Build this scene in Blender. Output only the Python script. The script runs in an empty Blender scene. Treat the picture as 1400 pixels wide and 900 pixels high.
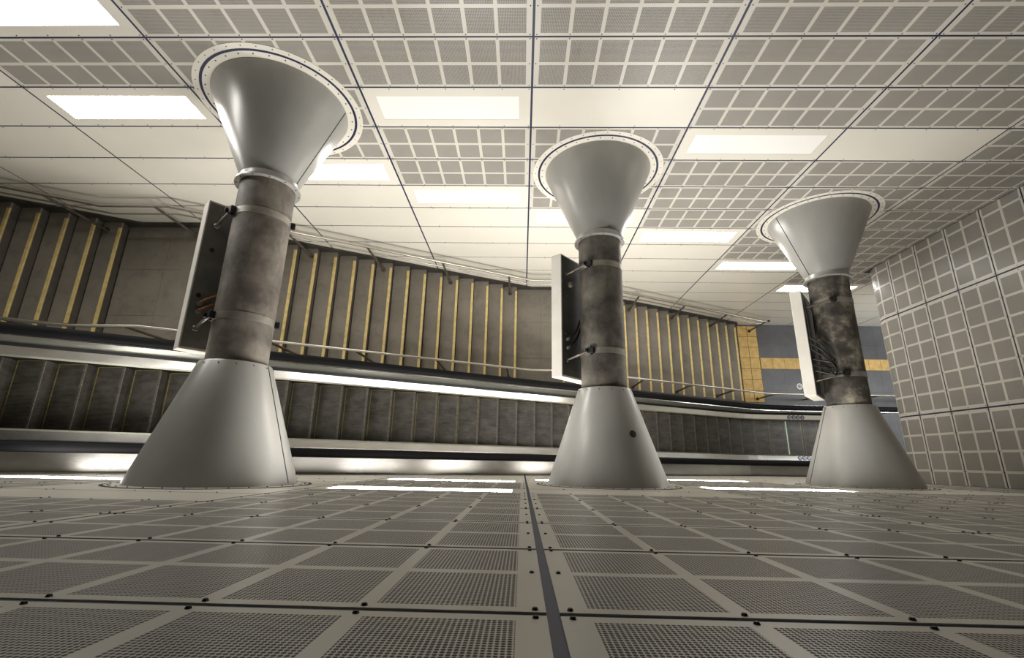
import bpy, math, random
from mathutils import Vector, Matrix
random.seed(7)
SC = bpy.context.scene
COL = SC.collection

# ------------------------------------------------------------------ measured layout (metres)
P = 1.7                    # cladding panel length
HR = 0.56876               # cladding panel height
ZO = 11.83                 # height of the viewpoint above the lower hall floor
X0 = 0.0542                # a vertical joint of the cladding
YF = 3.5047                # back wall plane
YN = -0.237                # front wall plane
ZR = -3.1978 + ZO          # joint row 0 of the back wall
ZNR = -0.8483 + ZO         # joint row 0 of the front wall
XW = 6.36                  # end bulkhead plane
GAPV, GAPH = 0.011, 0.009

# ------------------------------------------------------------------ helpers
class MB:
    def __init__(s):
        s.v = []; s.f = []; s.m = []; s.uv = []
    def vert(s, p): s.v.append(tuple(p)); return len(s.v) - 1
    def face(s, idx, m=0, uv=None):
        s.f.append(tuple(idx)); s.m.append(m); s.uv.append(uv)
    def quad(s, a, b, c, d, m=0, uv=None):
        i = [s.vert(x) for x in (a, b, c, d)]; s.face(i, m, uv)
    def box(s, x0, x1, y0, y1, z0, z1, m=0):
        s.obox(Vector((x0, y0, z0)), Vector((x1-x0, 0, 0)), Vector((0, y1-y0, 0)), Vector((0, 0, z1-z0)), m)
    def obox(s, o, a, b, c, m=0):
        o, a, b, c = Vector(o), Vector(a), Vector(b), Vector(c)
        p = [o, o+a, o+a+b, o+b, o+c, o+a+c, o+a+b+c, o+b+c]
        i = [s.vert(x) for x in p]
        if a.cross(b).dot(c) < 0:
            fs = ((0,1,2,3),(7,6,5,4),(4,5,1,0),(5,6,2,1),(6,7,3,2),(7,4,0,3))
        else:
            fs = ((3,2,1,0),(4,5,6,7),(0,1,5,4),(1,2,6,5),(2,3,7,6),(3,0,4,7))
        for f in fs: s.face([i[k] for k in f], m)
    def tube(s, pts, r, n=10, m=0, caps=True):
        pts = [Vector(p) for p in pts]; rings = []
        up = None
        for k, p in enumerate(pts):
            t = (pts[min(k+1, len(pts)-1)] - pts[max(k-1, 0)]).normalized()
            if up is None:
                up = Vector((0, 0, 1)) if abs(t.z) < .9 else Vector((1, 0, 0))
            a = (up - t*up.dot(t)).normalized(); b = t.cross(a); up = a
            rings.append([s.vert(p + a*math.cos(2*math.pi*q/n)*r + b*math.sin(2*math.pi*q/n)*r) for q in range(n)])
        for k in range(len(rings)-1):
            A, B = rings[k], rings[k+1]
            for q in range(n): s.face((A[q], A[(q+1) % n], B[(q+1) % n], B[q]), m)
        if caps:
            s.face(list(reversed(rings[0])), m); s.face(rings[-1], m)
    def lathe_y(s, cx, cz, prof, n=64, m=0, closed=False):
        """prof: (y, r) list, revolved about the axis through (cx, cz) along Y"""
        rings = [[s.vert((cx + r*math.sin(2*math.pi*q/n), y, cz + r*math.cos(2*math.pi*q/n))) for q in range(n)] for y, r in prof]
        pairs = list(zip(rings[:-1], rings[1:]))
        if closed: pairs.append((rings[-1], rings[0]))
        for A, B in pairs:
            for q in range(n): s.face((A[q], A[(q+1) % n], B[(q+1) % n], B[q]), m)
    def sweep(s, prof, path, m=0, closed=True):
        """prof: (y, h); path: (x, z)"""
        rings = [[s.vert((x, y, z+h)) for y, h in prof] for x, z in path]
        n = len(prof)
        for A, B in zip(rings[:-1], rings[1:]):
            for q in range(n if closed else n-1):
                s.face((A[q], A[(q+1) % n], B[(q+1) % n], B[q]), m)
        if closed:
            s.face(rings[0], m); s.face(list(reversed(rings[-1])), m)
    def dome(s, c, nrm, r, h, m=0, n=6):
        c, nrm = Vector(c), Vector(nrm).normalized()
        a = nrm.orthogonal().normalized(); b = nrm.cross(a)
        R1 = [s.vert(c + (a*math.cos(6.2832*q/n) + b*math.sin(6.2832*q/n))*r) for q in range(n)]
        R2 = [s.vert(c + nrm*h + (a*math.cos(6.2832*q/n) + b*math.sin(6.2832*q/n))*r*.62) for q in range(n)]
        for q in range(n): s.face((R1[q], R1[(q+1) % n], R2[(q+1) % n], R2[q]), m)
        s.face(R2, m)
    def build(s, name, mats, parent=None, smooth=False, fix=True, bevel=0, kind=None, label=None):
        me = bpy.data.meshes.new(name)
        me.from_pydata(s.v, [], s.f)
        mats = mats if isinstance(mats, (list, tuple)) else [mats]
        for mt in mats: me.materials.append(mt)
        me.polygons.foreach_set('material_index', s.m)
        if any(u is not None for u in s.uv):
            ul = me.uv_layers.new(name='UVMap'); k = 0
            for f, u in zip(s.f, s.uv):
                for q in range(len(f)):
                    ul.data[k].uv = u[q] if u is not None else (0, 0)
                    k += 1
        if smooth:
            me.polygons.foreach_set('use_smooth', [True]*len(me.polygons))
        me.update()
        if fix:
            import bmesh
            bm = bmesh.new(); bm.from_mesh(me)
            bmesh.ops.recalc_face_normals(bm, faces=bm.faces[:])
            bm.to_mesh(me); bm.free()
        if smooth:
            try: me.set_sharp_from_angle(angle=math.radians(38))
            except Exception: pass
        o = bpy.data.objects.new(name, me); COL.objects.link(o)
        if parent is not None:
            o.parent = parent
            o.matrix_parent_inverse = Matrix.Translation(-Vector(parent.location))
        if bevel:
            b = o.modifiers.new('bevel', 'BEVEL'); b.width = bevel; b.segments = 2; b.limit_method = 'ANGLE'
        if kind: o['kind'] = kind
        if label: o['label'] = label
        return o

def thing(name, label, cat, loc=(0, 0, 0), group=None):
    o = bpy.data.objects.new(name, None); COL.objects.link(o)
    o.empty_display_size = .1
    o.location = loc; o['label'] = label; o['category'] = cat
    if group: o['group'] = group
    return o

# ------------------------------------------------------------------ materials
def lin(c):
    return tuple(((x/255)/12.92 if x/255 <= .04045 else ((x/255+.055)/1.055)**2.4) for x in c) + (1,)

class NT:
    def __init__(s, name):
        s.mat = bpy.data.materials.new(name); s.mat.use_nodes = True
        s.t = s.mat.node_tree; s.n = s.t.nodes; s.l = s.t.links
        s.b = s.n['Principled BSDF']
    def node(s, ty, **k):
        x = s.n.new(ty)
        for a, v in k.items():
            setattr(x, a, v)
        return x
    def link(s, a, b): s.l.new(a, b)
    def coord(s, kind='Object', scale=(1, 1, 1)):
        tc = s.node('ShaderNodeTexCoord'); mp = s.node('ShaderNodeMapping')
        mp.inputs['Scale'].default_value = scale
        s.link(tc.outputs[kind], mp.inputs['Vector']); return mp.outputs['Vector']
    def noise(s, vec, scale, detail=4, rough=.55):
        x = s.node('ShaderNodeTexNoise'); x.inputs['Scale'].default_value = scale
        x.inputs['Detail'].default_value = detail; x.inputs['Roughness'].default_value = rough
        s.link(vec, x.inputs['Vector']); return x.outputs['Fac']
    def ramp(s, fac, stops):
        x = s.node('ShaderNodeValToRGB'); e = x.color_ramp.elements
        while len(e) < len(stops): e.new(.5)
        for q, (p, c) in zip(e, stops): q.position = p; q.color = c
        s.link(fac, x.inputs['Fac']); return x.outputs['Color']
    def mix(s, fac, a, b, mode='MIX'):
        x = s.node('ShaderNodeMix', data_type='RGBA', blend_type=mode)
        for sock, v in ((x.inputs[0], fac), (x.inputs[6], a), (x.inputs[7], b)):
            if hasattr(v, 'links'): s.link(v, sock)
            else: sock.default_value = v
        return x.outputs[2]
    def math(s, op, a, b=None, c=None):
        x = s.node('ShaderNodeMath', operation=op)
        for k, v in enumerate((a, b, c)):
            if v is None: continue
            if hasattr(v, 'links'): s.link(v, x.inputs[k])
            else: x.inputs[k].default_value = v
        return x.outputs[0]
    def bump(s, h, strength=.3, dist=.01):
        x = s.node('ShaderNodeBump'); x.inputs['Strength'].default_value = strength; x.inputs['Distance'].default_value = dist
        s.link(h, x.inputs['Height']); s.link(x.outputs['Normal'], s.b.inputs['Normal'])
    def set(s, col=None, rough=None, metal=None, spec=None, coat=None):
        for nm, v in (('Base Color', col), ('Roughness', rough), ('Metallic', metal), ('Specular IOR Level', spec), ('Coat Weight', coat)):
            if v is None: continue
            if hasattr(v, 'links'): s.link(v, s.b.inputs[nm])
            else: s.b.inputs[nm].default_value = v
        return s.mat

def noisy(name, c1, c2, scale=6, rough=.5, metal=0, spec=.5, bump=0, stretch=(1, 1, 1), detail=5, lo=.35, hi=.65):
    t = NT(name); v = t.coord('Object', stretch); f = t.noise(v, scale, detail)
    col = t.ramp(f, [(lo, lin(c1)), (hi, lin(c2))])
    if bump: t.bump(f, bump)
    return t.set(col, rough, metal, spec)

CREAM = (212, 204, 188)
def mat_cream():
    t = NT('cream_enamel'); v = t.coord('Object'); f = t.noise(v, 1.7, 6); g = t.noise(v, 26, 3)
    c = t.ramp(f, [(.2, lin((211, 206, 194))), (.8, lin((218, 213, 201)))])
    return t.set(c, .3, 0, .45)
def mat_perf(metal_col=CREAM):
    t = NT('perforated_enamel')
    tc = t.node('ShaderNodeTexCoord'); sep = t.node('ShaderNodeSeparateXYZ'); t.link(tc.outputs['UV'], sep.inputs[0])
    pitch = .0085
    def cell(o):
        a = t.math('DIVIDE', o, pitch); a = t.math('FRACT', a); return t.math('SUBTRACT', a, .5)
    a, b = cell(sep.outputs[0]), cell(sep.outputs[1])
    d = t.math('SQRT', t.math('ADD', t.math('MULTIPLY', a, a), t.math('MULTIPLY', b, b)))
    hole = t.math('LESS_THAN', d, .40)
    v = t.coord('Object'); f = t.noise(v, 1.3, 5); g = t.noise(t.coord('Object', (1, 1, .35)), 9, 6, .7)
    metal = t.ramp(f, [(.25, lin((176, 171, 161))), (.75, lin((192, 187, 177)))])
    metal = t.mix(t.ramp(g, [(.58, (0, 0, 0, 1)), (.8, (.4, .4, .4, 1))]), metal, lin((128, 122, 114)))
    col = t.mix(hole, metal, lin((60, 56, 53)))
    r = t.math('MULTIPLY_ADD', hole, .45, .3)
    return t.set(col, r, 0, .4)
def mat_emit(name, col, strength):
    t = NT(name)
    t.b.inputs['Emission Color'].default_value = col
    t.b.inputs['Emission Strength'].default_value = strength
    return t.set((.8, .78, .74, 1), .3)
def mat_pipe(name, c1, c2, c3, seed):
    t = NT(name); v = t.coord('Object'); mp = t.node('ShaderNodeMapping'); mp.inputs['Location'].default_value = (seed, seed*2, seed*3)
    t.link(v, mp.inputs['Vector']); v = mp.outputs['Vector']
    f = t.noise(v, 3.2, 8, .62); sv = t.node('ShaderNodeMapping'); sv.inputs['Scale'].default_value = (1, .25, 1); t.link(v, sv.inputs['Vector'])
    g = t.noise(sv.outputs['Vector'], 9, 8, .7); h = t.noise(v, 70, 3)
    c = t.ramp(f, [(.36, lin(c1)), (.5, lin(c2)), (.66, lin(c3))])
    c = t.mix(t.ramp(g, [(.5, (0, 0, 0, 1)), (.72, (.75, .75, .75, 1))]), c, lin(c1))
    c = t.mix(t.math('MULTIPLY', h, .25), c, lin((60, 54, 48)))
    t.bump(h, .25, .004)
    return t.set(c, .55, 0, .35)
def mat_brushed(name, c, rough=.28, axis=(.4, 3, 3)):
    t = NT(name); v = t.coord('Object', axis); f = t.noise(v, 3, 4)
    col = t.ramp(f, [(.3, lin(tuple(int(x*.94) for x in c))), (.7, lin(c))])
    r = t.math('MULTIPLY_ADD', f, .06, rough-.03)
    return t.set(col, r, 1.0)
def mat_step():
    t = NT('escalator_step_metal'); tc = t.node('ShaderNodeTexCoord'); sep = t.node('ShaderNodeSeparateXYZ'); t.link(tc.outputs['Object'], sep.inputs[0])
    w = t.math('FRACT', t.math('DIVIDE', sep.outputs[1], .0105)); g = t.math('GREATER_THAN', w, .52)
    v = t.coord('Object', (1, 1.6, 1)); f = t.noise(v, 5, 7, .65); sv = t.coord('Object', (.5, 9, 1)); h = t.noise(sv, 8, 5)
    c = t.ramp(f, [(.32, lin((78, 74, 68))), (.68, lin((124, 118, 109)))])
    c = t.mix(t.ramp(h, [(.5, (0, 0, 0, 1)), (.75, (.5, .5, .5, 1))]), c, lin((140, 132, 122)))
    c = t.mix(g, c, lin((24, 23, 22)))
    t.bump(g, -.6, .006)
    return t.set(c, .45, .35, .4)
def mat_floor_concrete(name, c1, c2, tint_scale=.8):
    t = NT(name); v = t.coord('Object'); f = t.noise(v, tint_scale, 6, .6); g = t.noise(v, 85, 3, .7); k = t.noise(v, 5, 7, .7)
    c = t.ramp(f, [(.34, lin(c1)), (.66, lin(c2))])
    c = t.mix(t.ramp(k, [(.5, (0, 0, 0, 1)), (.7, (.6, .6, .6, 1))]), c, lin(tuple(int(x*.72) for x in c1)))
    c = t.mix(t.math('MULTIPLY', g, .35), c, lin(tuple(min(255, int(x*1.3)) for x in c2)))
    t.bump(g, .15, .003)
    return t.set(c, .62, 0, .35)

M = dict(
    worn_highlight=noisy('worn_highlit_step_edge', (84, 79, 73), (112, 106, 98), 9, .42, .3, .4, 0, (1, 3, 1)),  # worn step fronts, with an edge highlight painted into the lighter colour
    bar=noisy('greyed_enamel', (192, 187, 176), (200, 195, 184), 1.3, .32),
    cream=mat_cream(), perf=mat_perf(),
    navy=noisy('navy_joint_backing', (22, 27, 58), (28, 34, 68), 3, .5),
    rivet=noisy('dark_rivet', (26, 25, 26), (38, 36, 36), 30, .4, .3),
    lit=mat_emit('lit_diffuser', (1, .98, .94, 1), 19.0), lit_front=mat_emit('lit_diffuser_front', (1, .98, .94, 1), 46.0),
    dim=mat_emit('weakly_lit_diffuser', (1, .96, .89, 1), .5),
    off=mat_emit('unlit_diffuser_faint_glow', (1, .96, .88, 1), .06),  # unlit panels get a faint added glow to sit brighter than the wall
    lip=noisy('diffuser_lip', (96, 90, 80), (120, 112, 100), 4, .5),
    cone=noisy('grey_paint', (166, 165, 161), (180, 178, 173), 2.2, .31, .25, .5, 0, (1, .5, 1)),
    seam=noisy('seam_dark', (28, 30, 34), (40, 42, 46), 8, .5),
    pipe_a=mat_pipe('stained_pipe_a', (90, 84, 77), (120, 113, 104), (150, 142, 131), 1.0),
    pipe_b=mat_pipe('stained_pipe_b', (68, 64, 58), (100, 95, 87), (130, 124, 114), 4.3),
    pipe_c=mat_pipe('stained_pipe_c', (48, 46, 42), (86, 81, 74), (178, 170, 154), 8.9),
    band=noisy('galvanised_band', (140, 135, 126), (168, 162, 152), 7, .4, .5),
    housing=noisy('pale_grey_housing', (212, 207, 197), (222, 217, 207), 3, .4),
    backplate=noisy('dark_grey_back', (66, 66, 63), (86, 85, 81), 5, .55, .1), backplate_pale=noisy('mid_grey_back', (104, 103, 99), (128, 126, 120), 5, .5, .1),
    black=noisy('black_fitting', (16, 16, 17), (28, 27, 27), 10, .45),
    cable=noisy('black_cable', (14, 14, 14), (24, 23, 22), 10, .5),
    copper=noisy('copper_conduit', (134, 98, 76), (170, 128, 100), 9, .35, .6),
    rubber=noisy('black_rubber', (6, 6, 7), (10, 10, 11), 5, .6, 0, .12),
    steel=mat_brushed('brushed_steel', (222, 219, 212), .25),
    panel_steel=mat_brushed('grey_green_steel', (186, 188, 180), .42),
    clad=mat_brushed('steel_cladding', (206, 202, 195), .22),
    dark=noisy('dark_trim', (20, 20, 20), (32, 31, 30), 6, .5),
    step=mat_step(),
    yellow_edge=noisy('dull_yellow_edge', (100, 90, 48), (140, 124, 66), 30, .5),
    yellow=noisy('yellow_nosing', (204, 178, 112), (226, 202, 138), 14, .55, 0, .4, 0, (1, 1, 1), 5, .3, .6),
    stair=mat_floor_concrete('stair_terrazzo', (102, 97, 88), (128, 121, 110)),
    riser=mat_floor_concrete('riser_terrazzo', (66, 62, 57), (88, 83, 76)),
    skirting=noisy('dark_skirting', (44, 41, 38), (66, 61, 56), 6, .5),
    rail=mat_brushed('handrail_steel', (196, 190, 180), .3),
    post=noisy('post_metal', (92, 84, 76), (126, 116, 106), 12, .4, .7),
    tact=noisy('yellow_tactile', (192, 158, 94), (214, 180, 114), 8, .6),
    joint=noisy('tile_joint', (70, 58, 34), (84, 70, 42), 10, .7),
    white=noisy('white_vinyl', (214, 212, 206), (228, 226, 220), 10, .4),
    blue=noisy('blue_vinyl', (44, 66, 132), (58, 82, 150), 10, .4),
    green=mat_emit('green_glow', (.12, 1, .55, 1), .22),
)
def mat_bluefloor():
    t = NT('blue_grey_floor'); v = t.coord('Object')
    br = t.node('ShaderNodeTexBrick'); br.offset = 0; br.inputs['Scale'].default_value = 1
    br.inputs['Brick Width'].default_value = .6; br.inputs['Row Height'].default_value = .6; br.inputs['Mortar Size'].default_value = .004
    t.link(v, br.inputs['Vector'])
    f = t.noise(v, .9, 6, .65); g = t.noise(v, 60, 3)
    c = t.ramp(f, [(.35, lin((90, 90, 92))), (.65, lin((112, 112, 114)))])
    c = t.mix(t.math('MULTIPLY', g, .3), c, lin((80, 81, 86)))
    c = t.mix(t.math('MULTIPLY', br.outputs['Fac'], .5), c, lin((60, 62, 70)))
    return t.set(c, .42, 0, .4)
M['floor'] = mat_bluefloor()

# ------------------------------------------------------------------ cladding panels
SQ, BAR_U, MU = .236, .0324, .049
MVERT, BAR_V = .0264, .0324
def grid(lo, hi, n, margin, bar):
    """cell borders of a full panel and which cells are perforated"""
    L = hi - lo; sq = (L - 2*margin - (n-1)*bar)/n
    e = [lo, lo+margin]; k = [0]
    for i in range(n):
        e.append(e[-1]+sq); k.append(1)
        e.append(e[-1]+(bar if i < n-1 else margin)); k.append(0)
    e[-1] = hi
    return e, k
def clip(e, k, lo, hi):
    E, K = [], []
    for a, b, q in zip(e[:-1], e[1:], k):
        a2, b2 = max(a, lo), min(b, hi)
        if b2 - a2 > 1e-5:
            if not E: E.append(a2)
            E.append(b2); K.append(q)
    return E, K
def panel(mb, mp, u0, u1, v0, v1, kind, cu=None, cv=None, rr=.006, rh=.004, nv_sub=1, skip=None):
    """mp(u, v, h) -> point; materials: 0 enamel, 1 perforated, 2 rivet"""
    u0, u1, v0, v1 = u0+GAPV, u1-GAPV, v0+GAPH, v1-GAPH
    cu = cu or (u0, u1); cv = cv or (v0, v1)
    cu = (max(cu[0], u0), min(cu[1], u1)); cv = (max(cv[0], v0), min(cv[1], v1))
    if cu[1]-cu[0] < .01 or cv[1]-cv[0] < .01: return
    eu, ku = grid(u0, u1, 6, MU, BAR_U); ev, kv = grid(v0, v1, 2, MVERT, BAR_V)
    Eu, Ku = clip(eu, ku, *cu); Ev, Kv = clip(ev, kv, *cv)
    if kind != 'perf': Eu, Ku = list(cu), [0]; Ev, Kv = list(cv), [0]
    if nv_sub > 1:
        E2, K2 = [Ev[0]], []
        for a, b, q in zip(Ev[:-1], Ev[1:], Kv):
            n = max(1, int((b-a)/.06*nv_sub/2))
            for i in range(n): E2.append(a+(b-a)*(i+1)/n); K2.append(q)
        Ev, Kv = E2, K2
    idx = [[mb.vert(mp(u, v, 0)) for v in Ev] for u in Eu]
    for i in range(len(Eu)-1):
        for j in range(len(Ev)-1):
            q = Ku[i]*Kv[j]
            mb.face((idx[i][j], idx[i+1][j], idx[i+1][j+1], idx[i][j+1]), 1 if q else (4 if kind == 'perf' else 0),
                    [(Eu[i], Ev[j]), (Eu[i+1], Ev[j]), (Eu[i+1], Ev[j+1]), (Eu[i], Ev[j+1])])
    # folded edges
    T = -.003
    for (a, b) in (((Eu[0], Ev[0]), (Eu[-1], Ev[0])), ((Eu[-1], Ev[-1]), (Eu[0], Ev[-1]))):
        mb.quad(mp(a[0], a[1], 0), mp(a[0], a[1], T), mp(b[0], b[1], T), mp(b[0], b[1], 0), 0)
    for u in (Eu[0], Eu[-1]):
        for j in range(len(Ev)-1):
            mb.quad(mp(u, Ev[j], 0), mp(u, Ev[j], T), mp(u, Ev[j+1], T), mp(u, Ev[j+1], 0), 0)
    # rivets
    pts = []
    ubars = [u0+.018] + [(eu[2*i+2]+eu[2*i+3])/2 for i in range(5)] + [u1-.018]
    if kind == 'perf':
        pts += [(u, v) for u in ubars for v in (v0+.012, v1-.012)]
        pts += [(u, (v0+v1)/2) for u in (u0+.018, u1-.018)]
    elif kind == 'light':
        pts += [(u, v) for u in ubars for v in (v0+.014, v1-.014)]
    else:
        pts += [(u, v1-.016) for u in ubars[1::2]] + [(u, v0+.016) for u in ubars[1::3]]
    for u, v in pts:
        if cu[0]+.005 < u < cu[1]-.005 and cv[0]+.005 < v < cv[1]-.005 and not (skip and skip(u, v)):
            c = Vector(mp(u, v, 0)); nrm = Vector(mp(u, v, 1)) - c
            mb.dome(c, nrm, rr, rh, 2)

STRUTS = [(-2.545, -4.051+ZO), (.9042, -5.1885+ZO), (4.3192, -6.326+ZO)]
RING_R = .735

back = lambda u, v, h: (u, YF-h, v)
front = lambda u, v, h: (u, YN+h, v)
def in_ring(u, v, r=.80): return any(math.hypot(u-x, v-z) < r for x, z in STRUTS)

# which cell carries a light panel: (column, row) -> state
LB = {(-3, -1): 'lit', (-4, 0): 'lit', (-3, 1): 'lit', (-2, 3): 'lit', (-1, 1): 'off', (-1, 4): 'dim', (0, 5): 'dim',
      (1, 2): 'off', (1, 6): 'lit', (2, 8): 'lit', (3, 10): 'lit'}
plain_from = {-6: -3, -5: -1, -4: 1, -3: 2, -2: 4, -1: 5, 0: 6, 1: 7, 2: 9, 3: 11, 4: 9, 5: 9, 6: 9}
def cell_back(c, j):
    if (c, j) in LB: return 'light'
    if (c, j) in ((0, 1), (2, 2)): return 'plain'
    return 'plain' if j >= plain_from.get(c, -9) else 'perf'
LF = {(-3, 6): 'lit', (-1, 5): 'lit', (-1, 8): 'lit', (0, 9): 'lit', (1, 7): 'lit', (1, 11): 'lit'}
plain_front = {-6: 1, -5: 2, -4: 5, -3: 7, -2: 3, -1: 9, 0: 5, 1: 12, 2: 7, 3: 14, 4: 14, 5: 14, 6: 14}
def cell_front(c, k):
    if (c, k) in LF: return 'light'
    return 'plain' if k >= plain_front.get(c, 0) else 'perf'

DU, DV = .117, .110   # frame of a light panel around its diffuser
lights = []
def clad_wall(name, mp, zr, rows, cell, cols, lightmap, xmax, side):
    mb = MB()
    for c in cols:
        u0, u1 = X0+c*P, X0+(c+1)*P
        for j in rows:
            v1, v0 = zr-j*HR, zr-(j+1)*HR
            if v1 < .03: continue
            kd = cell(c, j)
            if kd == 'light':
                lights.append((side, c, j, u0, u1, v0, v1, mp, lightmap[(c, j)])); continue
            lim = xmax(v0)
            cu = (u0, min(u1, lim)) if lim < u1 else None
            if lim <= u0+.02: continue
            cv = (max(v0, .015), v1) if v0 < .015 else None
            kd2 = kd
            panel(mb, mp, u0, u1, v0, v1, kd2, cu, cv, skip=(lambda u, v: in_ring(u, v)))
    # backing sheet seen through the joints
    ua, ub = X0+min(cols)*P, X0+(max(cols)+1)*P
    za, zb = -.0, zr-min(rows)*HR
    p = [mp(ua, za, -.003), mp(ub, za, -.003), mp(ub, zb, -.003), mp(ua, zb, -.003)]
    mb.quad(*p, 3)
    q = [mp(ua, za, -.15), mp(ub, za, -.15), mp(ub, zb, -.15), mp(ua, zb, -.15)]
    mb.quad(*reversed(q), 3)
    for i in range(4): mb.quad(p[i], q[i], q[(i+1) % 4], p[(i+1) % 4], 3)
    return mb.build(name, [M['cream'], M['perf'], M['rivet'], M['navy'], M['bar']], kind='structure', fix=False)

def orient(o, want):
    """flip faces so that the cladding faces the room"""
    me = o.data
    import bmesh
    bm = bmesh.new(); bm.from_mesh(me)
    bm.normal_update()
    for f in bm.faces:
        if abs(f.normal.dot(want)) > .9 and f.normal.dot(want) < 0 and f.material_index != 3: f.normal_flip()
    bm.to_mesh(me); bm.free()

wb = clad_wall('wall_back', back, ZR, range(-3, 16), cell_back, range(-6, 7), LB, lambda v: XW-.004 if v > 3.0 else 99, 'back')
orient(wb, Vector((0, -1, 0)))
wf = clad_wall('wall_front', front, ZNR, range(-2, 20), cell_front, range(-6, 7), LF, lambda v: XW-.004 if v > 3.0 else 99, 'front')
orient(wf, Vector((0, 1, 0)))

# ------------------------------------------------------------------ light panels
NAMES_B = {(-3, -1): 'large glowing light panel cut by the top left corner of the view',
    (-4, 0): 'glowing light panel showing only its tip at the left edge',
    (-3, 1): 'glowing light panel left of the nearest strut, above the plain cream panels',
    (-2, 3): 'glowing light panel partly behind the widest flared cone of the nearest strut',
    (-1, 1): 'large unlit light panel between the two left struts, level with the nearest cone',
    (-1, 4): 'faintly glowing light panel between the two left struts, the smaller lower one',
    (0, 5): 'faintly glowing light panel half hidden behind the flared cone of the middle strut',
    (1, 2): 'large unlit light panel up and right of the middle strut on the back wall',
    (1, 6): 'glowing light panel just right of the middle strut on the back wall',
    (2, 8): 'glowing light panel just left of the far strut on the back wall',
    (3, 10): 'small glowing light panel behind the pipe of the far strut'}
NAMES_F = {(-3, 6): 'thin bright streak of a front wall light panel left of the nearest strut base',
    (-1, 5): 'front wall light panel seen edge-on, lower and brighter streak right of nearest strut base',
    (-1, 8): 'front wall light panel seen edge-on, thinner streak just above the brighter one between struts',
    (0, 9): 'front wall light panel mostly hidden behind the base of the middle strut',
    (1, 7): 'front wall light panel seen edge-on, bright streak left of the far strut base',
    (1, 11): 'front wall light panel, short thin streak close above the escalator right of the middle strut',
    }
for side, c, j, u0, u1, v0, v1, mp, state in lights:
    a0, a1, b0, b1 = u0+GAPV, u1-GAPV, v0+GAPH, v1-GAPH
    i0, i1, k0, k1 = a0+DU, a1-DU, b0+DV, b1-DV
    base = mp((u0+u1)/2, (v0+v1)/2, 0)
    lab = (NAMES_B if side == 'back' else NAMES_F)[(c, j)]
    t = thing('light_panel', lab, 'light', base, 'light panels on the back wall' if side == 'back' else 'light panels on the front wall')
    fr = MB()
    cu = (a0, i0, i1, a1); cv = (b0, k0, k1, b1)
    for i in range(3):
        for q in range(3):
            if i == 1 and q == 1: continue
            fr.quad(mp(cu[i], cv[q], 0), mp(cu[i+1], cv[q], 0), mp(cu[i+1], cv[q+1], 0), mp(cu[i], cv[q+1], 0), 0)
    for (p, q) in (((a0, b0), (a1, b0)), ((a1, b0), (a1, b1)), ((a1, b1), (a0, b1)), ((a0, b1), (a0, b0))):
        fr.quad(mp(*p, 0), mp(*q, 0), mp(*q, -.003), mp(*p, -.003), 0)
    for (p, q) in (((i0, k0), (i1, k0)), ((i1, k0), (i1, k1)), ((i1, k1), (i0, k1)), ((i0, k1), (i0, k0))):
        fr.quad(mp(*p, 0), mp(*q, 0), mp(*q, -.0022), mp(*p, -.0022), 1)
    ubars = [a0+.018] + [a0+(a1-a0)*(i+1)/6 for i in range(5)] + [a1-.018]
    for u in ubars:
        for v in (b0+.014, b1-.014):
            cc = Vector(mp(u, v, 0)); fr.dome(cc, Vector(mp(u, v, 1))-cc, .006, .004, 2)
    fr.build('panel_frame', [M['cream'], M['lip'], M['rivet']], t)
    df = MB()
    df.quad(mp(i0, k0, -.002), mp(i1, k0, -.002), mp(i1, k1, -.002), mp(i0, k1, -.002))
    e = MB()
    o = df.build('diffuser', M['lit_front' if state == 'lit' and side == 'front' else state], t, label='glowing white diffuser' if state == 'lit' else 'pale unlit diffuser' if state == 'off' else 'faintly glowing diffuser')
    want = Vector(mp(0, 0, 1)) - Vector(mp(0, 0, 0))
    if o.data.polygons[0].normal.dot(want) < 0: o.data.flip_normals()

# ------------------------------------------------------------------ end bulkhead, curved under at the bottom
RC, ZC = .55, -7.95+ZO
def bulk(u, v, h):
    """u along Y, v along the developed surface (height above the bend, less below)"""
    if v >= ZC: return (XW-h, u, v)
    a = (ZC-v)/RC
    if a <= math.pi/2:
        return (XW+RC-(RC+h)*math.cos(a), u, ZC-(RC+h)*math.sin(a))
    return (XW+RC+(a-math.pi/2)*RC, u, ZC-RC-h)
mb = MB()
for i in range(-1, 3):
    u1 = 2.52+P*(1-i) if False else .818+P*(i+1)
    u0 = u1-P
    if u1 < YN or u0 > YF: continue
    for j in range(-2, 14):
        v1, v0 = ZR-j*HR+.03, ZR-(j+1)*HR+.03
        panel(mb, bulk, u0, u1, v0, v1, 'perf', (YN+.004, YF-.004), None, nv_sub=2 if v0 < ZC else 1)
vs = [ZR+2*HR+.03] + [ZC-RC*math.pi/2*k/14 for k in range(15)] + [ZC-RC*math.pi/2-4.6]
for a, b in zip(vs[:-1], vs[1:]):
    mb.quad(bulk(YN, a, -.003), bulk(YF, a, -.003), bulk(YF, b, -.003), bulk(YN, b, -.003), 3)
mb.build('wall_right', [M['cream'], M['perf'], M['rivet'], M['navy'], M['bar']], kind='structure')

# ------------------------------------------------------------------ floor of the lower hall
mb = MB(); mb.box(5.46, 11.9, YN-.15, YF+.15, -.2, 0)
mb.build('floor', M['floor'], kind='structure')
mb = MB(); mb.box(11.9, 12.05, YN-.15, YF+.15, -.2, 3.6)
mb.build('wall_passage', M['cream'], kind='structure')

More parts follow.
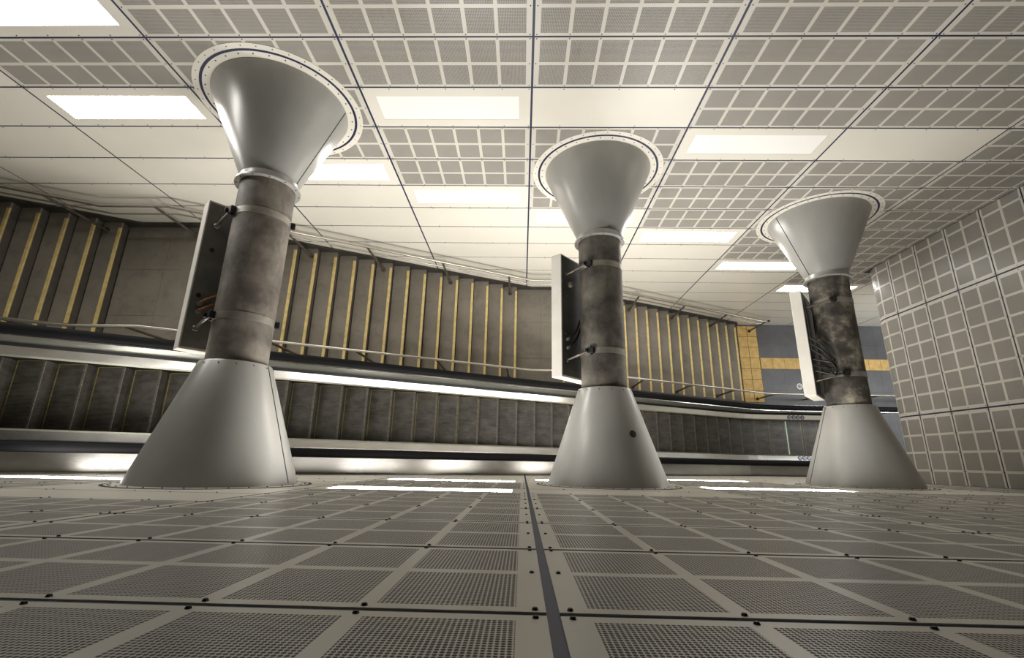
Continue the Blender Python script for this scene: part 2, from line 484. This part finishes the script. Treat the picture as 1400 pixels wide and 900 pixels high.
# ------------------------------------------------------------------ struts
def strut(i, label, pipe_mat, seams):
    cx, cz = STRUTS[i]
    t = thing('flared_strut', label, 'strut', (cx, YN, cz), 'flared struts spanning the shaft')
    m = MB(); m.lathe_y(cx, cz, [(.74, .249), (1.2, .249), (2.0, .249), (2.56, .249)], 56)
    m.build('pipe', pipe_mat, t, smooth=True)
    m = MB(); m.lathe_y(cx, cz, [(YN+.001, .622), (YN+.02, .622), (.755, .292), (.765, .286), (.765, .25), (.74, .25), (YN+.02, .60)], 72)
    for k in range(14):
        a = 2*math.pi*k/14+.1
        m.dome((cx+.3005*math.sin(a), .735, cz+.3005*math.cos(a)), (math.sin(a), .33, math.cos(a)), .006, .004, 1)
    c1 = m.build('cone', [M['cone'], M['rivet']], t, smooth=True)
    m = MB(); m.lathe_y(cx, cz, [(YF-.001, .648), (YF-.02, .648), (2.615, .266), (2.60, .262), (2.60, .25), (2.64, .25), (YF-.03, .62)], 72)
    c2 = m.build('cone', M['cone'], t, smooth=True)
    m = MB(); m.lathe_y(cx, cz, [(2.53, .25), (2.53, .297), (2.546, .297), (2.550, .274), (2.605, .268), (2.605, .25)], 64)
    for k in range(12):
        a = 2*math.pi*k/12
        p = Vector((cx+.278*math.sin(a), 2.53, cz+.278*math.cos(a)))
        m.dome(p, (0, -1, 0), .007, .005, 1)
        p = Vector((cx+.285*math.sin(a), 2.585, cz+.285*math.cos(a)))
    m.build('end_flange', [M['cone'], M['rivet']], t, smooth=True)
    # wall collars: pale outer border, navy groove, pale inner ring
    for yw, s, nm in ((YF, -1, 'wall_collar'), (YN, 1, 'wall_collar')):
        m = MB()
        if s < 0:
            m.lathe_y(cx, cz, [(yw, .803), (yw+s*.003, .803), (yw+s*.003, .742), (yw, .742)], 96, 0)
        m.lathe_y(cx, cz, [(yw, .744), (yw+s*.003, .744), (yw+s*.003, .716), (yw, .716)], 96, 1)
        m.lathe_y(cx, cz, [(yw, .718), (yw+s*.004, .718), (yw+s*.004, .61), (yw, .61)], 96, 0)
        for k in range(32):
            a = 2*math.pi*(k+.5)/32
            m.dome((cx+.692*math.sin(a), yw+s*.004, cz+.692*math.cos(a)), (0, s, 0), .008, .005, 2)
        if s < 0:
            for k in range(36):
                a = 2*math.pi*k/36
                m.dome((cx+.775*math.sin(a), yw+s*.003, cz+.775*math.cos(a)), (0, s, 0), .006, .004, 2)
        m.build(nm, [M['cream'], M['navy'], M['rivet']], t)
    for end, ang in seams:
        a = ang; d = Vector((math.sin(a), 0, math.cos(a))); tg = Vector((math.cos(a), 0, -math.sin(a)))
        if end == 'near': A = Vector((cx, YN+.02, cz))+d*.6225; B = Vector((cx, .755, cz))+d*.2925
        else: A = Vector((cx, YF-.02, cz))+d*.6485; B = Vector((cx, 2.615, cz))+d*.2665
        ax = B-A; nr = tg.cross(ax).normalized()
        if nr.dot(d) < 0: nr = -nr
        m = MB(); m.obox(A-tg*.005-nr*.004, tg*.010, nr*.0055, ax)
        m.build('seam', M['seam'], t)
    return t
def ang_to_cam(i, off):
    cx, cz = STRUTS[i]; dx, dz = -cx, ZO-cz
    return math.atan2(dx, dz) + off          # lathe angle: x = sin, z = cos
s1 = strut(0, 'grey flared strut nearest the viewer, on the left, with two seamed cones', M['pipe_a'],
           [('near', ang_to_cam(0, math.radians(56))), ('far', ang_to_cam(0, math.radians(62)))])
s2 = strut(1, 'middle grey flared strut with a small round plug on its lower cone', M['pipe_b'], [])
s3 = strut(2, 'farthest grey flared strut beside the curved perforated wall, with blotchy stained pipe', M['pipe_c'],
           [('far', ang_to_cam(2, math.radians(-48))), ('near', ang_to_cam(2, math.radians(-62)))])
# round plug on the middle strut's cone
cx, cz = STRUTS[1]; a = ang_to_cam(1, math.radians(35)); d = Vector((math.sin(a), 0, math.cos(a)))
r_ = .622+(.292-.622)*(.27-YN)/(.755-YN)
m = MB(); c = Vector((cx, .27, cz))+d*r_; nr = (d+Vector((0, .333, 0))).normalized()
aa = nr.orthogonal().normalized(); bb = nr.cross(aa)
m.tube([c-nr*.004, c+nr*.012], .036, 20)
m.dome(c+nr*.012, nr, .02, .008)
m.build('plug', M['black'], s2, label='dark round plug')

# ------------------------------------------------------------------ boxes strapped to the struts
def box_on(i, label, style):
    cx, cz = STRUTS[i]
    th = math.radians(40)
    C = Vector((cx-.475, 0, cz+.12))
    dn = Vector((math.sin(th), 0, -math.cos(th))); out = Vector((-math.cos(th), 0, -math.sin(th)))
    y0, y1 = .89, 2.35; T = .14; Hh = .64
    t = thing('box_unit', label, 'box', (cx-.475, y0, cz+.12-.4), 'boxes strapped to the struts')
    m = MB(); m.obox(C+Vector((0, y0, 0)), out*T, Vector((0, y1-y0, 0)), dn*Hh)
    m.build('housing', M['housing'], t, bevel=.006)
    m = MB(); m.obox(C+Vector((0, y0+.022, 0))+dn*.012-out*.004, out*.006, Vector((0, y1-y0-.044, 0)), dn*(Hh-.024))
    bp = m.build('back_plate', M['backplate_pale' if i == 0 else 'backplate'], t)
    for yy, q in ((1.86, .1), (1.40, .07)):
        m = MB(); m.dome(C+Vector((0, yy, 0))+dn*q-out*.004, -out, .022, .014, 0, 12)
        m.build('screw_plug', M['black'], t)
    for yy in (1.165, 2.185):
        m = MB(); m.lathe_y(cx, cz, [(yy-.033, .249), (yy-.033, .2535), (yy+.033, .2535), (yy+.033, .249)], 56)
        m.build('strap', M['band'], t, smooth=True)
        # clamp where the strap closes, on the side facing the box, and its rod to the back plate
        a = math.atan2(-.62, .78) if i == 0 else math.atan2(-.60, .80) if i == 1 else math.atan2(-.45, .89)
        d = Vector((math.sin(a), 0, math.cos(a))); tg = Vector((math.cos(a), 0, -math.sin(a)))
        K = Vector((cx, yy, cz))+d*.252
        m = MB(); m.obox(K-tg*.034-Vector((0, .034, 0)), tg*.068, Vector((0, .068, 0)), d*.045)
        m.obox(K-tg*.05-Vector((0, .02, 0)), tg*.02, Vector((0, .04, 0)), d*.07)
        m.tube([K+d*.02-Vector((0, .05, 0)), K+d*.02+Vector((0, .05, 0))], .012, 8)
        m.build('clamp', M['black'], t, bevel=.004)
        e = C+Vector((0, yy-.075, 0))+dn*.10
        m = MB(); m.tube([K+d*.02, (K+d*.03+e)/2, e], .013, 10)
        m.dome(e-out*.003, -out, .03, .012, 0, 10)
        m.build('rod', M['band'] if i == 0 else M['post'], t, smooth=True)
        # matching lug on the far side of the pipe
        a2 = a+math.radians(150); d2 = Vector((math.sin(a2), 0, math.cos(a2))); t2 = Vector((math.cos(a2), 0, -math.sin(a2)))
        K2 = Vector((cx, yy, cz))+d2*.252
        m = MB(); m.obox(K2-t2*.02-Vector((0, .03, 0)), t2*.04, Vector((0, .06, 0)), d2*.04); m.build('clamp', M['black'], t, bevel=.004)
    def cv(pts, r, nm, mt):
        P_ = [Vector(p) for p in pts]; out_ = []
        for k in range(len(P_)-1):
            p0, p1, p2, p3 = P_[max(k-1, 0)], P_[k], P_[k+1], P_[min(k+2, len(P_)-1)]
            for s in range(8):
                u = s/8
                out_.append(.5*((2*p1)+(p2-p0)*u+(2*p0-5*p1+4*p2-p3)*u*u+(3*p1-p0-3*p2+p3)*u**3))
        out_.append(P_[-1]); m = MB(); m.tube(out_, r, 8); m.build(nm, mt, t, smooth=True)
    W = lambda lx, y, lz: (cx+lx, y, cz+lz)
    bk = lambda q, y, off=.0: C+Vector((0, y, 0))+dn*q-out*off
    if style == 'conduit':
        for yy in (1.30, 1.38):
            cv([bk(.09, yy-.06, .0), bk(.10, yy-.045, .03), bk(.2, yy+.03, .05), bk(.34, yy+.1, .03)], .015, 'conduit', M['copper'])
            m = MB(); e = bk(.09, yy-.06, .0); m.tube([e, e-out*.03], .022, 10); m.build('conduit_nut', M['band'], t)
    elif style == 'cables':
        for yy in (1.28, 1.38):
            cv([bk(.10, yy-.05, .0), bk(.10, yy-.03, .05), bk(.2, yy+.05, .06), bk(.34, yy+.22, .03)], .012, 'cable', M['cable'])
            m = MB(); e = bk(.10, yy-.05, .0); m.tube([e, e-out*.03], .02, 10); m.build('conduit_nut', M['band'], t)
        m = MB(); m.tube([bk(.16, 2.0, 0), bk(.16, 2.0, .05)], .035, 12); m.build('cable_gland', M['band'], t)
    else:
        for q, yy in enumerate((1.42, 1.5, 1.58)):
            cv([bk(.02, yy+.1, .0), W(-.38, yy-.02, .22), W(-.27, yy-.12-.03*q, .22), W(-.22, yy-.22, .20), W(-.26, yy-.26, .20), bk(.05, yy-.2, .02)], .011, 'cable', M['cable'])
        cv([bk(.02, 1.30, 0), W(-.33, 1.22, .21), W(-.22, 1.16, .19), W(-.10, 1.165, .262)], .012, 'cable', M['cable'])
        cv([bk(.015, 2.2, .02), bk(.015, 1.9, .03), bk(.015, 1.5, .03)], .012, 'cable', M['cable'])
    return t
box_on(0, 'pale grey box with copper conduits, strapped to the nearest strut', 'conduit')
box_on(1, 'pale grey box strapped to the middle strut, dark back turned to the pipe', 'cables')
box_on(2, 'pale grey box with looped black cables, strapped to the farthest strut', 'loops')

# ------------------------------------------------------------------ staircase
TR, RS = .2875, .1478
YS0, YS1 = 1.45, YF-.008
zz_ = lambda z: z+ZO
L1, L2 = zz_(-6.665), zz_(-9.325)
def flight(n, x_last, z_low):
    """nosing k (0 = lowest nosing) at x_last - k*TR, tread height z_low + (k+1)*RS"""
    return [(x_last-k*TR, z_low+(k+1)*(RS)) for k in range(n)]
# (number of risers, x of the lowest nosing, level at its foot)
F3 = (17, 5.44, 0.0); F2 = (18, -.141, 17*RS); F1 = (16, -6.31, 35*RS)
L2 = 17*RS; L1 = 35*RS
st = thing('staircase', 'dark terrazzo staircase with yellow step edges along the back wall', 'staircase', (5.44, (YS0+YS1)/2, 0))
for fi, (n, xl, zl) in enumerate((F3, F2, F1)):
    m = MB()
    for k in range(n):
        x = xl-k*TR; zt = zl+(k+1)*RS; zb = zl+k*RS
        xb = x-TR if k < n-1 else x-TR*.5
        m.quad((x, YS0, zt), (x, YS1, zt), (x-TR, YS1, zt), (x-TR, YS0, zt), 0)       # tread
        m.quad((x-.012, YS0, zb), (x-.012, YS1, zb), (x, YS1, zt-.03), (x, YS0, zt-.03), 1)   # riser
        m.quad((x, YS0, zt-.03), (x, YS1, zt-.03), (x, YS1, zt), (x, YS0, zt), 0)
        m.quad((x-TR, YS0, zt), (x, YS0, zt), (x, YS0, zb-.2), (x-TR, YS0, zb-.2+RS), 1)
    xe = xl-(n)*TR; zt_ = zl+n*RS
    # soffit closes the solid
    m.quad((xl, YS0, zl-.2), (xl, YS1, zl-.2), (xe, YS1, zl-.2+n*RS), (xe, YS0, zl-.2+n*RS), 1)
    m.build('flight', [M['stair'], M['riser']], st, fix=False)
    for k in range(n):
        x = xl-k*TR; zt = zl+(k+1)*RS
        m = MB(); m.box(x-.040, x+.003, YS0+.06, 3.385, zt-.02, zt+.004)
        m.build('nosing_strip', M['yellow'], st)
for xa, xb, z in ((F2[1]-18*TR+TR, 0, 0),):
    pass
def landing(xa, xb, z):
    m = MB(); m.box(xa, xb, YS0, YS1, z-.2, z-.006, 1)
    ye = [YS0, 2.0, 2.75, YS1]; xe = [xa, xa+(xb-xa)*.72, xb]
    for y_a, y_b in zip(ye[:-1], ye[1:]):
        for x_a, x_b in zip(xe[:-1], xe[1:]): m.box(x_a+.002, x_b-.002, y_a+.002, y_b-.002, z-.007, z-.0015, 0)
    m.build('landing', [M['stair'], M['riser']], st)
landing(F2[1]+.0, F3[1]-16*TR-TR+.001, L2)
landing(F1[1]+.0, F2[1]-17*TR-TR+.001, L1)
# skirting on the wall follows flights and landings
def stair_path(off):
    p = [(F1[1]-15*TR-.2, F1[2]+16*RS+off), ]
    p = [(F1[1]-15*TR, F1[2]+16*RS), (F1[1], F1[2]+RS), (F1[1]+.30, L1), (F2[1]-17*TR-.02, L1+0.0), (F2[1], F2[2]+RS), (F2[1]+.30, L2),
         (F3[1]-16*TR-.02, L2), (F3[1], F3[2]+RS), (F3[1]+.08, .0), (11.8, 0)]
    return [(x, z+off) for x, z in p]
m = MB(); m.sweep([(YF-.03, -.16), (YF-.03, .12), (YF-.008, .12), (YF-.008, -.16)], [(x, z) for x, z in stair_path(0)][:-1])
m.build('skirting', M['skirting'], st)
m = MB(); m.sweep([(YS0-.03, -.25), (YS0-.03, .10), (YS0+.045, .10), (YS0+.045, -.25)], stair_path(0)[:-1])
m.build('stringer', M['skirting'], st)

# stair handrails, both sides, two tubes on posts
def rails(y, ybase, label, lower_off, end_x, posts):
    t = thing('handrail', label, 'handrail', (5.9, y, 0), 'handrails of the staircase')
    H0 = .9
    base = [(F1[1]-15*TR, F1[2]+16*RS), (F1[1]+.35, L1), (F2[1]-17*TR+.02, L1), (F2[1]+.29, L2), (F3[1]-16*TR, L2), (F3[1]+.27, .02), (end_x, .02)]
    m = MB(); m.tube([(x, y, z+H0) for x, z in base], .021, 12); m.build('rail', M['rail'], t, smooth=True)
    m = MB(); m.tube([(x, y+lower_off, z+H0-.22) for x, z in base], .013, 10); m.build('rail', M['rail'], t, smooth=True)
    for x in posts:
        zr = None
        for (xa, za), (xb, zb) in zip(base[:-1], base[1:]):
            if xa <= x <= xb: zr = za+(zb-za)*(x-xa)/(xb-xa)
        zg = tread_z(x)
        m = MB(); m.tube([(x, ybase, zg), (x, ybase, zr+H0-.03), (x, y, zr+H0-.015)], .019, 10)
        m.tube([(x, ybase, zg), (x, ybase, zg+.012)], .045, 14)
        m.build('post', M['post'], t, smooth=True)
    m = MB(); m.tube([(end_x-.002, y, .92), (end_x+.05, y, .92)], .026, 12); m.build('end_cap', M['dark'], t)
    return t
def tread_z(x):
    for n, xl, zl in (F3, F2, F1):
        if xl-n*TR < x <= xl:
            k = int((xl-x)/TR); return zl+(k+1)*RS
    return 0.0 if x > F3[1] else L2 if x > F2[1] else L1
PX = [-8.3, -6.52, -5.2, -3.68, -2.59, -1.44, -.28, 1.25, 2.40, 3.54, 4.70, 5.85]
rails(3.335, 3.335, 'steel handrail on posts along the back wall side of the stairs', 0, 5.86, PX)
rails(1.585, 1.585, 'steel handrail on posts between the stairs and the escalator', .05, 9.6, PX+[7.0, 8.2, 9.4])

# ------------------------------------------------------------------ escalator
def ez(x):
    w = .22; x1 = 5.50
    return .02 + .559*w*math.log1p(math.exp(min(60, (x1-x)/w)))
def ezs(x): return (ez(x+.01)-ez(x-.01))/.02
esc = thing('escalator', 'long escalator with black handrails running down beside the staircase', 'escalator', (5.5, .652, 0))
YA, YB = .240, 1.065
xs = [-8.6]
while xs[-1] < 7.6: xs.append(xs[-1]+.385*math.cos(math.atan(ezs(xs[-1]+.17))))
sh = (-6.14 - min(xs, key=lambda q: abs(q+6.14)))
xs = [x+sh for x in xs]
for k, x in enumerate(xs):
    z = ez(x); zp = ez(x-.34) if True else 0
    drop = max(.03, z-ez(x+.385*math.cos(math.atan(ezs(x+.17)))))+.03
    m = MB()
    xb = x-.385
    prof = [(xb, z), (x-.004, z), (x, z-.006), (x-.012, z-drop*.5), (x-.05, z-drop), (xb, z-drop)]
    idx = [[m.vert((px, y, pz)) for px, pz in prof] for y in (YA+.004, YB-.004)]
    for q in range(6):
        if q == 0:
            f0 = [m.vert((x-.03, y, z)) for y in (YA+.004, YB-.004)]
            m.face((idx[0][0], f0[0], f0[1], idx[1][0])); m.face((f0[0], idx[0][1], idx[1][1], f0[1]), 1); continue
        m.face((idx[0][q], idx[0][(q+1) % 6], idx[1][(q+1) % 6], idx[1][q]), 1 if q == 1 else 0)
    m.face(idx[0]); m.face(list(reversed(idx[1])))
    s = m.build('step', [M['step'], M['worn_highlight']], esc)
    m = MB()
    m.box(xb+.03, xb+.041, YA+.012, YB-.012, z-.004, z+.003)
    m.box(xb+.03, x-.012, YA+.006, YA+.013, z-.004, z+.003)
    m.box(xb+.03, x-.012, YB-.013, YB-.006, z-.004, z+.003)
    m.build('edge_stripe', M['yellow_edge'], s, label='thin dull yellow edge stripe')
XE = xs[-1]
path = [(-8.9+i*.25, ez(-8.9+i*.25)) for i in range(int((XE+.8+8.9)/.25)+1)]
def both(prof): return [prof, [(2*.6525-y, h) for y, h in prof]]
for nm, prof, mt, sm in (
    ('skirt', [(YB, -.30), (YB, .075), (YB+.012, .075), (YB+.012, -.30)], M['dark'], 0),
    ('inner_deck', [(YB-.002, .075), (YB+.02, .095), (YB+.118, .13), (YB+.118, .06), (YB+.002, .06)], M['steel'], 0),
    ('trim_strip', [(YB+.118, .06), (YB+.118, .150), (YB+.160, .150), (YB+.160, .06)], M['dark'], 0),
    ('balustrade_panel', [(YB+.160, .06), (YB+.160, .86), (YB+.185, .86), (YB+.185, .06)], M['panel_steel'], 0),
    ('handrail_guide', [(YB+.130, .86), (YB+.130, .915), (YB+.215, .915), (YB+.215, .86)], M['steel'], 0),
    ('handrail', [(YB+.150, .915), (YB+.142, .94), (YB+.150, .975), (YB+.172, .99), (YB+.225, .99), (YB+.247, .975), (YB+.255, .94), (YB+.247, .915)], M['rubber'], 1)):
    for pr in both(prof):
        m = MB(); m.sweep(pr, path); m.build(nm, mt, esc, smooth=bool(sm))
m = MB(); m.sweep([(YB+.185, .10), (YB+.185, .125), (1.42, .125), (1.42, .10)], path); m.build('outer_deck', M['clad'], esc)
m = MB(); m.sweep([(1.395, -1.1), (1.395, .11), (1.417, .11), (1.417, -1.1)], path[:52]); m.build('side_cladding', M['panel_steel'], esc)
m = MB(); m.sweep([(YN+.002, .115), (YN+.002, .14), (2*.6525-YB-.185, .14), (2*.6525-YB-.185, .115)], path); m.build('outer_deck', M['clad'], esc)
# deck joints
for xj in (-5.9, -2.4, 1.1, 4.5):
    m = MB(); z = ez(xj); s_ = ezs(xj)
    m.obox((xj-.006, YN+.01, z+.138), (.012, 0, .012*s_), (0, .28, 0), (0, 0, .004))
    for q in range(5):
        for e in (-.045, .045): m.dome((xj+e, YN+.04+q*.05, ez(xj+e)+.14), (0, 0, 1), .006, .004)
    m.build('deck_joint', M['dark'], esc)
# comb plate and green glow between steps
m = MB(); m.box(XE-.02, XE+.8, YA, YB, -.05, .028); m.build('comb_plate', M['panel_steel'], esc)
gx = min(xs, key=lambda q: abs(q-6.46))
m = MB(); m.box(gx+.004, gx+.022, YA+.02, YB-.02, ez(gx)-.02, ez(gx)+.003); m.build('green_light', M['green'], esc, label='thin glowing green line between steps')
# pictogram stickers on the inner decks: a row of four small blue rings
for yb_, sgn, xs0 in ((YB+.066, 1, 6.50), (YA-.066, -1, 6.62)):
    m = MB()
    for q in range(4):
        cxs = xs0+q*.105; zt = ez(cxs)+.1165
        n_ = Vector((0, -sgn*.30, 1)).normalized()
        c = Vector((cxs, yb_, zt))
        a = Vector((1, 0, 0)); b = n_.cross(a)
        ring = lambda r, h, mi: m.face([m.vert(c+n_*h+(a*math.cos(6.2832*w/20)+b*math.sin(6.2832*w/20))*r) for w in range(20)], mi)
        ring(.046, .004, 0); ring(.032, .006, 1)
        m.obox(c+n_*.0065-a*.022-b*.006, a*.044, b*.012, n_*.001, 0)
    m.build('pictogram_row', [M['blue'], M['white']], esc, fix=False, label='row of small blue round pictograms')
m = MB(); z = ez(3.95); m.box(3.93, 3.99, .0, .05, z+.13, z+.2); m.build('deck_clip', M['tact'], esc, label='small tan clip')

# ------------------------------------------------------------------ things on the lower floor
t = thing('tactile_paving', 'yellow tactile warning paving at the foot of the stairs', 'tactile paving', (5.79, 2.5, 0))
m = MB(); m.box(5.535, 6.035, 1.50, 3.47, .0, .006, 0); m.build('base_sheet', M['joint'], t)
for i in range(2):
    for j in range(7):
        m = MB()
        xa = 5.54+i*.246; ya = 1.502+j*.281
        m.box(xa+.004, xa+.238, ya+.004, ya+.274, .006, .012)
        for p in range(4):
            for q in range(4): m.dome((xa+.03+p*.06, ya+.035+q*.069, .012), (0, 0, 1), .02, .005, 0, 8)
        m.build('paving_tile', M['tact'], t)
t = thing('guide_strip', 'yellow ribbed guide strip leading away across the blue floor', 'tactile paving', (8.0, 2.49, 0))
m = MB(); m.box(6.04, 11.5, 2.345, 2.635, 0, .004); m.build('base_sheet', M['joint'], t)
for i in range(18):
    xa = 6.045+i*.30
    m = MB(); m.box(xa, xa+.294, 2.35, 2.63, .004, .010)
    for q in range(4): m.box(xa+.01, xa+.284, 2.375+q*.07, 2.405+q*.07, .010, .015)
    m.build('paving_tile', M['tact'], t)
t = thing('floor_sticker', 'round white sticker on the blue floor near the guide strip', 'sticker', (6.94, 1.915, 0))
m = MB(); m.tube([(6.94, 1.915, .0), (6.94, 1.915, .003)], .075, 28); m.build('disc', M['white'], t)
m = MB()
for q in range(24):
    a0, a1 = 6.2832*q/24, 6.2832*(q+1)/24
    f = lambda a, r: (6.94+r*math.cos(a), 1.915+r*math.sin(a), .0035)
    m.quad(f(a0, .030), f(a1, .030), f(a1, .045), f(a0, .045))
m.quad(*[(6.94+dx, 1.915+dy, .0035) for dx, dy in ((-.012, -.02), (.012, -.02), (.012, .02), (-.012, .02))])
m.build('ring_mark', M['dark'], t)

# ------------------------------------------------------------------ light
W = bpy.data.worlds.new('hall_ambient'); SC.world = W; W.use_nodes = True
bg = W.node_tree.nodes['Background']; bg.inputs['Color'].default_value = (.95, .93, .9, 1); bg.inputs['Strength'].default_value = .015
def area(name, loc, rot, sx, sy, power, col=(1, .95, .86)):
    L = bpy.data.lights.new(name, 'AREA'); L.shape = 'RECTANGLE'; L.size = sx; L.size_y = sy; L.energy = power; L.color = col
    o = bpy.data.objects.new(name, L); COL.objects.link(o); o.location = loc; o.rotation_euler = rot
    return o
# lamp of the passage beyond the bulkhead
area('passage_lamp', (9.2, 1.7, 3.2), (0, 0, 0), 3.0, .5, 90, (.95, .98, 1))

# ------------------------------------------------------------------ camera
cam = bpy.data.cameras.new('camera'); co = bpy.data.objects.new('camera', cam); COL.objects.link(co)
R = ((0.99962608, -0.01295662, 0.02407952), (0.01897095, 0.96281871, -0.26948141), (-0.01969265, 0.26983746, 0.9627045))
mw = Matrix(R).to_4x4(); mw.translation = Vector((0, 0, ZO)); co.matrix_world = mw
cam.sensor_width = 36; cam.sensor_fit = 'HORIZONTAL'; cam.lens = 640.57/1400*36; cam.clip_start = .02; cam.clip_end = 100
SC.camera = co
SC.view_settings.view_transform = 'Standard'; SC.view_settings.look = 'None'
SC.view_settings.exposure = 0; SC.view_settings.gamma = 1; SC.view_settings.use_curve_mapping = False
